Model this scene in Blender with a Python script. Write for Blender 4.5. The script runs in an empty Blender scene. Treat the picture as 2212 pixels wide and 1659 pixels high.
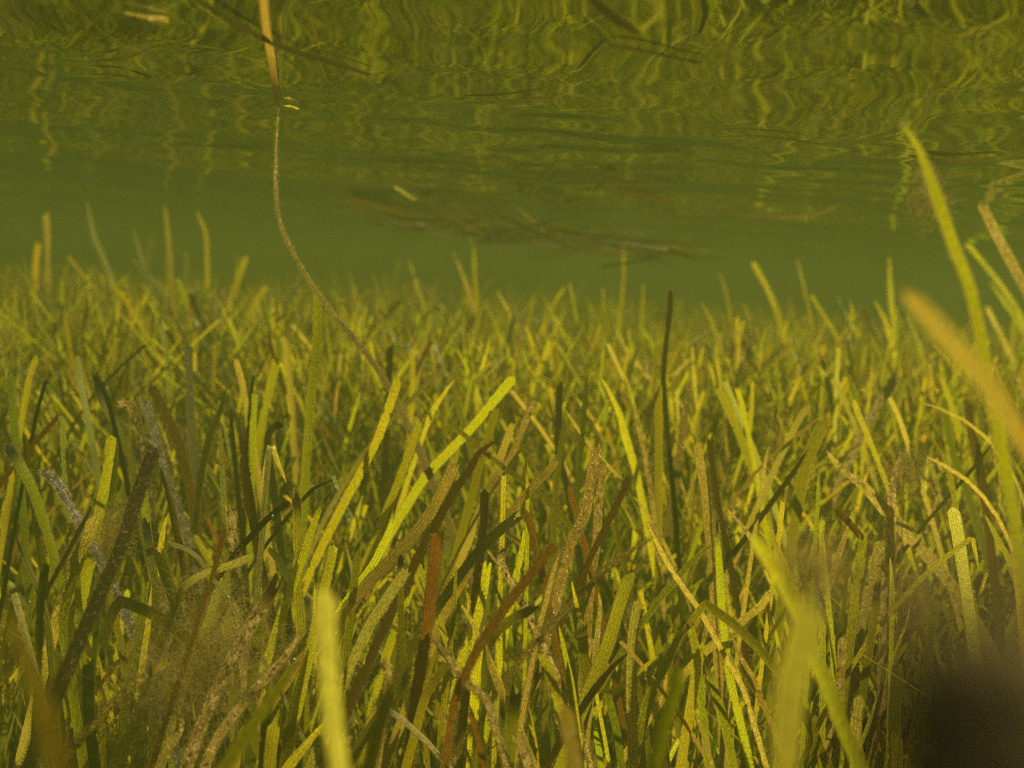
import bpy, math, random
import numpy as np
from mathutils import Vector, Matrix

random.seed(11)
rng = np.random.default_rng(11)
S = bpy.context.scene
COL = S.collection

# ------------------------------------------------------------------ camera
F = 2268.0                       # focal length in pixels of a 2212 x 1659 view of the photograph
CAM_Z, SURF_Z = 0.30, 0.37       # camera height over the seabed, still water level
cam_d = bpy.data.cameras.new('camera')
cam = bpy.data.objects.new('camera', cam_d)
COL.objects.link(cam)
S.camera = cam
cam_d.sensor_width = 36.0
cam_d.lens = 36.0 * F / 2212.0
cam_d.clip_start, cam_d.clip_end = 0.004, 60.0
ROT = Matrix.Rotation(math.radians(90 - 6.0), 4, 'X') @ Matrix.Rotation(math.radians(3.4), 4, 'Z')
cam.matrix_world = Matrix.Translation((0, 0, CAM_Z)) @ ROT
cam_d.dof.use_dof = True
cam_d.dof.focus_distance = 0.45
cam_d.dof.aperture_fstop = 9.0

# ------------------------------------------------------------------ world, sun, exposure
SUN_EL, SUN_AZ = math.radians(44.6), math.radians(60)     # azimuth measured to the right of the view direction
w = bpy.data.worlds.new("World")
S.world = w
w.use_nodes = True
nt = w.node_tree
bg = nt.nodes['Background']
sky = nt.nodes.new('ShaderNodeTexSky')
sky.sky_type = 'NISHITA'
sky.sun_disc = False
sky.sun_elevation = SUN_EL
sky.sun_rotation = SUN_AZ
nt.links.new(sky.outputs[0], bg.inputs[0])
bg.inputs[1].default_value = 0.05
sd = bpy.data.lights.new('sun', 'SUN')
sd.energy = 5.0
sd.angle = math.radians(0.6)
sd.color = (1.0, 0.90, 0.52)
sun = bpy.data.objects.new('sun', sd)
COL.objects.link(sun)
to_sun = Vector((math.sin(SUN_AZ) * math.cos(SUN_EL), math.cos(SUN_AZ) * math.cos(SUN_EL), math.sin(SUN_EL)))
sun.rotation_euler = (-to_sun).to_track_quat('-Z', 'Y').to_euler()
sun.location = to_sun * 5
S.view_settings.view_transform = 'Standard'
S.view_settings.look = 'None'
S.view_settings.gamma = 1.0
S.view_settings.exposure = 1.43
cy = S.cycles
cy.max_bounces = 7
cy.diffuse_bounces = 2
cy.glossy_bounces = 3
cy.transmission_bounces = 4
cy.transparent_max_bounces = 12
cy.volume_bounces = 1
cy.caustics_reflective = False
cy.caustics_refractive = False
cy.sample_clamp_indirect = 1.5
cy.sample_clamp_direct = 2.5
cy.use_denoising = False        # the photograph is grainy too

# ------------------------------------------------------------------ helpers
RM = ROT.to_3x3()


def unproj(x, y, d):
    """point on the photo's ray (x, y in the 2212-wide view) at depth d metres"""
    v = RM @ Vector(((x - 1106) / F, -(y - 829.5) / F, -1.0))
    return np.array((v.x * d, v.y * d, v.z * d + CAM_Z))


REG = {'A': (0, 0), 'B': (1350, 0), 'C': (2700, 0), 'D': (0, 1000), 'E': (1350, 1000), 'F': (2700, 1000),
       'G': (0, 2022), 'H': (1350, 2022), 'I': (2700, 2022)}
K = 0.3418


def reg_px(r, x, y):
    ox, oy = REG[r]
    return ox * 0.54 + x * K, oy * 0.54 + y * K


def mesh_obj(name, verts, faces, mat, attrs=None, smooth=True, parent=None):
    me = bpy.data.meshes.new(name)
    verts = np.asarray(verts, dtype=np.float32)
    faces = np.asarray(faces, dtype=np.int32)
    me.vertices.add(len(verts))
    me.vertices.foreach_set('co', verts.ravel())
    k = faces.shape[1]
    me.loops.add(faces.size)
    me.loops.foreach_set('vertex_index', faces.ravel())
    me.polygons.add(len(faces))
    me.polygons.foreach_set('loop_start', np.arange(0, faces.size, k, dtype=np.int32))
    me.polygons.foreach_set('loop_total', np.full(len(faces), k, dtype=np.int32))
    me.polygons.foreach_set('use_smooth', np.full(len(faces), smooth))
    if attrs:
        for n, (ty, arr) in attrs.items():
            a = me.attributes.new(n, ty, 'POINT')
            arr = np.asarray(arr, dtype=np.float32).ravel()
            a.data.foreach_set('color' if ty == 'FLOAT_COLOR' else ('vector' if ty == 'FLOAT_VECTOR' else 'value'), arr)
    me.update(calc_edges=True)
    if mat:
        me.materials.append(mat)
    o = bpy.data.objects.new(name, me)
    COL.objects.link(o)
    if parent:
        o.parent = parent
    return o


def tag(o, label=None, cat=None, group=None, kind=None):
    if label: o['label'] = label
    if cat: o['category'] = cat
    if group: o['group'] = group
    if kind: o['kind'] = kind
    return o


def recentre(o, p):
    """move an object's origin to p without moving its mesh"""
    p = Vector(p)
    o.data.transform(Matrix.Translation(-p))
    o.location = p


# ------------------------------------------------------------------ materials
def new_mat(name):
    m = bpy.data.materials.new(name)
    m.use_nodes = True
    m.node_tree.nodes.clear()
    return m, m.node_tree.nodes, m.node_tree.links


def math_n(N, L, op, a, b=None, c=None, clamp=False):
    n = N.new('ShaderNodeMath'); n.operation = op; n.use_clamp = clamp
    for i, v in enumerate((a, b, c)):
        if v is None: continue
        if isinstance(v, (int, float)): n.inputs[i].default_value = v
        else: L.new(v, n.inputs[i])
    return n.outputs[0]


def mix_c(N, L, f, a, b, mode='MIX'):
    n = N.new('ShaderNodeMix'); n.data_type = 'RGBA'; n.blend_type = mode
    for sock, v in ((n.inputs[0], f), (n.inputs[6], a), (n.inputs[7], b)):
        if isinstance(v, (int, float)): sock.default_value = v
        elif isinstance(v, tuple): sock.default_value = (*v, 1)
        else: L.new(v, sock)
    return n.outputs[2]


def smooth(N, L, v, lo, hi):
    n = N.new('ShaderNodeMapRange'); n.interpolation_type = 'SMOOTHSTEP'
    L.new(v, n.inputs[0])
    for i, x in ((1, lo), (2, hi)):
        if isinstance(x, (int, float)): n.inputs[i].default_value = x
        else: L.new(x, n.inputs[i])
    return n.outputs[0]


def blade_material():
    m, N, L = new_mat('seagrass_leaf')
    at = N.new('ShaderNodeAttribute'); at.attribute_name = 'bl'          # u (m), v (m), random
    co = N.new('ShaderNodeAttribute'); co.attribute_name = 'tint'
    sp = N.new('ShaderNodeAttribute'); sp.attribute_name = 'crust'
    sep = N.new('ShaderNodeSeparateXYZ'); L.new(at.outputs['Vector'], sep.inputs[0])
    u, v, r = sep.outputs
    # blade space, metres, pushed apart per blade
    cmb = N.new('ShaderNodeCombineXYZ')
    L.new(u, cmb.inputs[0]); L.new(v, cmb.inputs[1]); L.new(math_n(N, L, 'MULTIPLY', r, 7.3), cmb.inputs[2])

    def noise(scale, detail, sx=1, sy=1, rough=0.6):
        mp = N.new('ShaderNodeMapping'); mp.inputs['Scale'].default_value = (sx, sy, 30)
        L.new(cmb.outputs[0], mp.inputs[0])
        t = N.new('ShaderNodeTexNoise'); t.inputs['Scale'].default_value = scale
        t.inputs['Detail'].default_value = detail; t.inputs['Roughness'].default_value = rough
        L.new(mp.outputs[0], t.inputs['Vector'])
        return t.outputs['Fac']
    # veins: dark thin lines along the blade, every 0.8 mm
    s = math_n(N, L, 'SINE', math_n(N, L, 'MULTIPLY', u, math_n(N, L, 'MULTIPLY', math_n(N, L, 'ADD', 0.75, math_n(N, L, 'MULTIPLY', math_n(N, L, 'FRACT', math_n(N, L, 'MULTIPLY', r, 37.0)), 0.6)), 2 * math.pi / 0.00115)))
    vein = smooth(N, L, s, 0.55, 1.0)
    # cross cells
    s2 = math_n(N, L, 'SINE', math_n(N, L, 'MULTIPLY', math_n(N, L, 'ADD', v, math_n(N, L, 'MULTIPLY', noise(900, 1), 0.0006)), 2 * math.pi / 0.0008))
    cell = smooth(N, L, s2, 0.2, 1.0)
    fine = noise(1700, 2, 1, 0.6)
    c = mix_c(N, L, math_n(N, L, 'MULTIPLY', vein, 0.6), co.outputs['Color'], mix_c(N, L, 1.0, co.outputs['Color'], (0.30, 0.26, 0.2), 'MULTIPLY'))
    c = mix_c(N, L, math_n(N, L, 'MULTIPLY', cell, 0.15), c, mix_c(N, L, 1.0, c, (0.5, 0.5, 0.4), 'MULTIPLY'))
    c = mix_c(N, L, 1.0, c, mix_c(N, L, smooth(N, L, fine, 0.3, 0.7), (0.6, 0.6, 0.6), (1.35, 1.35, 1.3)), 'MULTIPLY')
    # slow mottling along the blade towards brown / yellow
    mot = smooth(N, L, noise(45, 3, 0.6, 1.0), 0.5, 0.72)
    c = mix_c(N, L, math_n(N, L, 'MULTIPLY', mot, 0.45), c, mix_c(N, L, 1.0, c, (1.12, 0.82, 0.7), 'MULTIPLY'))
    # crust of epiphytes: pale pinkish-grey patches and brown pits where crust is high
    n1 = noise(720, 5, 1, 0.7, 0.75)
    thr = math_n(N, L, 'SUBTRACT', 0.76, math_n(N, L, 'MULTIPLY', sp.outputs['Fac'], 0.30))
    cr = smooth(N, L, n1, thr, math_n(N, L, 'ADD', thr, 0.07))
    n2 = noise(430, 4, 1, 0.6, 0.75)
    crc = mix_c(N, L, smooth(N, L, n2, 0.40, 0.56), (0.045, 0.02, 0.010), mix_c(N, L, smooth(N, L, fine, 0.35, 0.65), (0.26, 0.18, 0.10), (0.66, 0.55, 0.42)))
    c = mix_c(N, L, cr, c, crc)
    ed = N.new('ShaderNodeAttribute'); ed.attribute_name = 'lit_margin'
    c = mix_c(N, L, math_n(N, L, 'MULTIPLY', smooth(N, L, ed.outputs['Fac'], 0.80, 1.0), 0.40), c, (0.50, 0.44, 0.12))  # pale epiphyte edge, with the sunlit rim painted into the leaf colour
    bmp = N.new('ShaderNodeBump'); bmp.inputs['Strength'].default_value = 0.6; bmp.inputs['Distance'].default_value = 0.0005
    L.new(math_n(N, L, 'ADD', math_n(N, L, 'MULTIPLY', cr, n1), math_n(N, L, 'MULTIPLY', vein, -0.3)), bmp.inputs['Height'])
    P = N.new('ShaderNodeBsdfPrincipled')
    L.new(c, P.inputs['Base Color']); P.inputs['Roughness'].default_value = 0.42
    P.inputs['Specular IOR Level'].default_value = 0.35
    L.new(bmp.outputs[0], P.inputs['Normal'])
    T = N.new('ShaderNodeBsdfTranslucent')
    L.new(mix_c(N, L, 1.0, c, (1.75, 1.52, 0.7), 'MULTIPLY'), T.inputs['Color'])
    X = N.new('ShaderNodeMixShader')
    L.new(math_n(N, L, 'SUBTRACT', 0.58, math_n(N, L, 'MULTIPLY', cr, 0.12)), X.inputs[0])
    L.new(P.outputs[0], X.inputs[1]); L.new(T.outputs[0], X.inputs[2])
    O = N.new('ShaderNodeOutputMaterial'); L.new(X.outputs[0], O.inputs[0])
    return m


MB = blade_material()


def simple_mat(name, col, rough=0.8, trans=0.0, noise_scale=None, col2=None):
    m, N, L = new_mat(name)
    P = N.new('ShaderNodeBsdfPrincipled'); P.inputs['Roughness'].default_value = rough
    P.inputs['Specular IOR Level'].default_value = 0.2
    src = None
    if noise_scale:
        tc = N.new('ShaderNodeTexCoord')
        t = N.new('ShaderNodeTexNoise'); t.inputs['Scale'].default_value = noise_scale; t.inputs['Detail'].default_value = 6
        L.new(tc.outputs['Object'], t.inputs['Vector'])
        src = mix_c(N, L, smooth(N, L, t.outputs['Fac'], 0.35, 0.65), col, col2)
        L.new(src, P.inputs['Base Color'])
        b = N.new('ShaderNodeBump'); b.inputs['Distance'].default_value = 0.004; L.new(t.outputs['Fac'], b.inputs['Height'])
        L.new(b.outputs[0], P.inputs['Normal'])
    else:
        P.inputs['Base Color'].default_value = (*col, 1)
    O = N.new('ShaderNodeOutputMaterial')
    if trans:
        T = N.new('ShaderNodeBsdfTranslucent'); T.inputs['Color'].default_value = (*col, 1)
        X = N.new('ShaderNodeMixShader'); X.inputs[0].default_value = trans
        L.new(P.outputs[0], X.inputs[1]); L.new(T.outputs[0], X.inputs[2]); L.new(X.outputs[0], O.inputs[0])
    else:
        L.new(P.outputs[0], O.inputs[0])
    return m


M_SILT = simple_mat('silt', (0.035, 0.027, 0.012), 0.9, 0, 30, (0.075, 0.06, 0.03))
M_LUMP = simple_mat('brown_lump', (0.16, 0.11, 0.025), 0.9, 0, 260, (0.24, 0.17, 0.05))
M_FUZZ = simple_mat('algal_hair', (0.30, 0.24, 0.07), 0.6, 0.5)
M_ALGA = simple_mat('filamentous_alga', (0.34, 0.24, 0.06), 0.7, 0.5)

# water surface seen from below: a thin sheet that reflects totally at grazing angles and lets steep light through
M_WATER, N, L = new_mat('water_surface')
fr = N.new('ShaderNodeFresnel'); fr.inputs['IOR'].default_value = 1.33
gl = N.new('ShaderNodeBsdfGlossy'); gl.inputs['Roughness'].default_value = 0.035; gl.inputs['Color'].default_value = (0.46, 0.52, 0.42, 1)
tr = N.new('ShaderNodeBsdfTransparent')
mx = N.new('ShaderNodeMixShader'); O = N.new('ShaderNodeOutputMaterial')
L.new(fr.outputs[0], mx.inputs[0]); L.new(tr.outputs[0], mx.inputs[1]); L.new(gl.outputs[0], mx.inputs[2]); L.new(mx.outputs[0], O.inputs[0])

# ------------------------------------------------------------------ setting: seabed, water surface, murk


def axis(lo, fine_lo, fine_hi, hi, step, growth=1.18):
    a = list(np.arange(fine_lo, fine_hi + step / 2, step))
    s, x = step, a[-1]
    while x < hi:
        s *= growth; x = min(x + s, hi); a.append(x)
    s, x, pre = step, a[0], []
    while x > lo:
        s *= growth; x = max(x - s, lo); pre.append(x)
    return np.array(pre[::-1] + a)


def grid_mesh(name, xs, ys, zf, mat, flip=False):
    X, Y = np.meshgrid(xs, ys)
    Z = zf(X, Y)
    V = np.stack([X, Y, Z], -1).reshape(-1, 3)
    nx, ny = len(xs), len(ys)
    i = (np.arange(ny - 1)[:, None] * nx + np.arange(nx - 1)[None]).ravel()
    Fc = np.stack([i, i + 1, i + nx + 1, i + nx], -1)
    return mesh_obj(name, V, Fc, mat)


def bed_z(x, y):
    return 0.008 * np.sin(3.1 * x + 1.0) * np.cos(2.3 * y) + 0.004 * np.sin(11 * x) * np.sin(9 * y + 2)


EXT = 9.0
tag(grid_mesh('seabed', axis(-EXT, -2, 2, EXT, 0.04), axis(-EXT, -1, 3, EXT, 0.04), bed_z, M_SILT), kind='structure')

wr = np.random.default_rng(7)
WAVES = []
for lam, slope, n in ((0.60, 0.016, 2), (0.26, 0.014, 3), (0.13, 0.011, 4), (0.075, 0.010, 5), (0.045, 0.009, 6)):
    for _ in range(n):
        l = lam * wr.uniform(0.8, 1.25); th = wr.uniform(0, 2 * math.pi)
        WAVES.append((2 * math.pi / l * math.cos(th), 2 * math.pi / l * math.sin(th), slope * l / (2 * math.pi), wr.uniform(0, 6.28)))


def surf_z(x, y):
    z = np.zeros_like(np.asarray(x, dtype=float)) + SURF_Z
    for kx, ky, a, ph in WAVES:
        z = z + a * np.sin(kx * x + ky * y + ph)
    return z


tag(grid_mesh('water_surface', axis(-EXT, -1.3, 1.3, EXT, 0.007, 1.12), axis(-EXT, -0.05, 2.8, EXT, 0.007, 1.12), surf_z, M_WATER), kind='structure')

M_HAZE, N, L = new_mat('murky_water')
pv = N.new('ShaderNodeVolumePrincipled')
pv.inputs['Color'].default_value = (0.112, 0.140, 0.031, 1)
pv.inputs['Density'].default_value = 0.84
pv.inputs['Anisotropy'].default_value = 0.1
pv.inputs['Density Attribute'].default_value = ''
pv.inputs['Absorption Color'].default_value = (0, 0, 0, 1)
O = N.new('ShaderNodeOutputMaterial'); L.new(pv.outputs[0], O.inputs['Volume'])
for ow in (M_HAZE, getattr(M_HAZE, 'cycles', None)):
    try: ow.homogeneous_volume = True
    except Exception: pass
e, b0, t0 = EXT + 1, -1.0, SURF_Z + 0.045
bx = [(x, y, z) for z in (b0, t0) for y in (-e, e) for x in (-e, e)]
hz = mesh_obj('haze', bx, [(0, 2, 3, 1), (4, 5, 7, 6), (0, 1, 5, 4), (2, 6, 7, 3), (0, 4, 6, 2), (1, 3, 7, 5)], M_HAZE, smooth=False)
tag(hz, kind='stuff', label='olive green murk of suspended silt filling the water', cat='murky water')

# ------------------------------------------------------------------ blades
TINT = {   # linear base colours and crust amount
    'lime': ((0.38, 0.40, 0.010), 0.25), 'green': ((0.21, 0.215, 0.008), 0.4), 'deep': ((0.11, 0.13, 0.006), 0.25),
    'olive': ((0.19, 0.18, 0.010), 0.45), 'yellow': ((0.43, 0.41, 0.025), 0.35), 'straw': ((0.42, 0.37, 0.09), 0.5),
    'tan': ((0.26, 0.205, 0.045), 0.85), 'grey': ((0.24, 0.19, 0.09), 1.0), 'brown': ((0.13, 0.068, 0.012), 0.40),
    'dark': ((0.028, 0.024, 0.008), 0.3), 'rust': ((0.14, 0.060, 0.011), 0.3), 'mottle': ((0.15, 0.11, 0.03), 0.8), 'ash': ((0.12, 0.095, 0.06), 0.7), 'pale': ((0.27, 0.26, 0.05), 0.4), 'gold': ((0.46, 0.33, 0.02), 0.45),
}
WORD = {'lime': 'bright lime green', 'green': 'green', 'deep': 'deep green', 'olive': 'olive green', 'yellow': 'golden yellow',
        'straw': 'straw coloured', 'tan': 'tan speckled', 'grey': 'grey crusted', 'brown': 'brown', 'dark': 'dark',
        'rust': 'rust brown', 'ash': 'ash brown', 'pale': 'pale green', 'gold': 'golden', 'mottle': 'dark speckled'}


def catmull(P, n):
    P = np.asarray(P, float)
    if len(P) == 2:
        t = np.linspace(0, 1, n)[:, None]
        return P[0] * (1 - t) + P[1] * t
    seg = np.linalg.norm(np.diff(P, axis=0), axis=1)
    s = np.concatenate([[0], np.cumsum(np.sqrt(seg + 1e-9))])
    s /= s[-1]
    Q = np.vstack([2 * P[0] - P[1], P, 2 * P[-1] - P[-2]])
    out = []
    for t in np.linspace(0, 1, n):
        i = min(np.searchsorted(s, t, side='right') - 1, len(P) - 2); i = max(i, 0)
        h = (t - s[i]) / max(s[i + 1] - s[i], 1e-9)
        p0, p1, p2, p3 = Q[i], Q[i + 1], Q[i + 2], Q[i + 3]
        out.append(0.5 * (2 * p1 + (p2 - p0) * h + (2 * p0 - 5 * p1 + 4 * p2 - p3) * h * h + (3 * p1 - p0 - 3 * p2 + p3) * h ** 3))
    return np.array(out)


def resample(P, step, nmin=10, nmax=90):
    seg = np.linalg.norm(np.diff(P, axis=0), axis=1)
    s = np.concatenate([[0], np.cumsum(seg)])
    n = int(min(max(s[-1] / step, nmin), nmax))
    t = np.linspace(0, s[-1], n)
    return np.stack([np.interp(t, s, P[:, k]) for k in range(3)], -1), t


def ribbon(name, P, width, kind, tip='c', face_dir=None, yaw=0.0, twist=0.0, wtip=1.0, cup=0.18, rnd=None, jag=0.035, tipdark=0.0, parent=None):
    """leaf blade as a cupped strap along P (tip first). width in metres."""
    P, s = resample(np.asarray(P, float), max(width * 0.45, 0.0016), 12, 110)
    n = len(P)
    T = np.gradient(P, axis=0); T /= np.linalg.norm(T, axis=1)[:, None]
    if face_dir is None: face_dir = np.array((0, 1.0, 0))
    V = np.asarray(face_dir, float)
    if V.ndim == 1: V = np.tile(V, (n, 1))
    W = np.cross(T, V); W /= np.linalg.norm(W, axis=1)[:, None] + 1e-9
    for i in range(1, n):
        if (W[i] * W[i - 1]).sum() < 0: W[i] *= -1
    Nn = np.cross(W, T)
    rnd = random.random() if rnd is None else rnd
    r2 = np.random.default_rng(int(rnd * 1e6))
    ang = yaw + twist * s / max(s[-1], 1e-6)
    Wd = W * np.cos(ang)[:, None] + Nn * np.sin(ang)[:, None]
    Nd = np.cross(Wd, T)
    h = np.full(n, width / 2)
    h *= np.interp(s, [0, s[-1] * 0.5], [wtip, 1.0])
    h *= 1 + 0.05 * np.sin(s * 90 + rnd * 20)
    if tip == 'p': h *= np.clip(np.sqrt(s / (width * 7.0)), 0.06, 1)
    elif tip == 'r': h *= np.clip(np.sqrt(np.clip(s / (width * 0.6), 0, 1) * (2 - np.clip(s / (width * 0.6), 0, 1))), 0.25, 1)
    else:
        h *= np.clip(0.90 + s / (width * 2), 0, 1)
    h *= np.interp(s, [s[-1] * 0.8, s[-1]], [1, 0.7])
    for _ in range(r2.integers(0, 4)):      # nibbled notches
        q = r2.integers(2, max(3, n // 2)); h[q] *= r2.uniform(0.55, 0.85)
    m = 5
    cols = np.linspace(-1, 1, m)
    V3 = np.zeros((n, m, 3)); BL = np.zeros((n, m, 3))
    for j, c in enumerate(cols):
        e_ = (1 + jag * r2.standard_normal(n)) if abs(c) == 1 else np.ones(n)
        V3[:, j] = P + Wd * (h * c * e_)[:, None] + Nd * (h * cup * (1 - c * c))[:, None]
        BL[:, j, 0] = c * h; BL[:, j, 1] = s; BL[:, j, 2] = rnd
    if tip == 'c':   # ragged bite at the broken end
        V3[0] += T[0] * (r2.uniform(-0.6, 0.5, m) * width)[:, None]
        V3[1] += T[0] * (r2.uniform(-0.15, 0.1, m) * width)[:, None]
    colr, cr = TINT[kind]
    jitter = 1 + 0.06 * r2.standard_normal(3) * np.array((1, 0.7, 0.5))
    base = np.clip(np.array(colr) * jitter * r2.uniform(0.8, 1.25), 0.003, 0.8)
    C = np.ones((n, m, 4)); C[..., :3] = base
    if tipdark:
        f = np.clip(1.7 * (1 - s / tipdark), 0, 1)[:, None, None]
        C[..., :3] = C[..., :3] * (1 - f) + np.array((0.03, 0.018, 0.006)) * f
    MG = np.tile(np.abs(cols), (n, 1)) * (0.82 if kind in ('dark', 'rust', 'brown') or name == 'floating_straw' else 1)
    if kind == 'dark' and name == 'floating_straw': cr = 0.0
    CR = np.tile((cr * r2.uniform(0.8, 1.15) * np.interp(s, [0, 0.12, 0.2], [1, 0.9, 0.55]))[:, None], (1, m))
    if tipdark: CR *= 1 - np.clip(1.7 * (1 - s / tipdark), 0, 1)[:, None]
    i = (np.arange(n - 1)[:, None] * m + np.arange(m - 1)[None]).ravel()
    Fc = np.stack([i, i + 1, i + m + 1, i + m], -1)
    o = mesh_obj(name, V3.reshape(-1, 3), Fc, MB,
                 {'bl': ('FLOAT_VECTOR', BL), 'tint': ('FLOAT_COLOR', C), 'crust': ('FLOAT', CR), 'lit_margin': ('FLOAT', MG)}, parent=parent)
    o['_e'] = 0
    del o['_e']
    return o, (P, Wd, h, T)


def fuzz(parent, geo, origin, dens=1.0):
    """short algal hairs standing off both edges and the face of a leaf: one part of the leaf"""
    P, Wd, h, T = geo
    n = len(P)
    vs, fs = [], []
    k = int(n * 9 * dens)
    for _ in range(k):
        i = random.randrange(0, max(2, int(n * 0.75)))
        sgn = random.choice((-1, 1))
        a = P[i] + Wd[i] * h[i] * sgn * random.uniform(0.9, 1.0) + T[i] * random.uniform(-1, 1) * 0.0012
        d = Wd[i] * sgn + np.array([random.gauss(0, .5) for _ in range(3)])
        d /= np.linalg.norm(d)
        ln = random.uniform(0.0005, 0.0019)
        mid = a + d * ln * 0.55 + T[i] * random.gauss(0, 0.0002)
        end = a + d * ln + np.array((0, 0, 0.0003))
        wv = T[i] * 0.00010
        b = len(vs)
        vs += [a - wv, a + wv, mid - wv * 0.8, mid + wv * 0.8, end - wv * 0.3, end + wv * 0.3]
        fs += [(b, b + 1, b + 3, b + 2), (b + 2, b + 3, b + 5, b + 4)]
    vs = np.array(vs) - np.asarray(origin)
    return mesh_obj('algal_fuzz', vs, fs, M_FUZZ, parent=parent)


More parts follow.
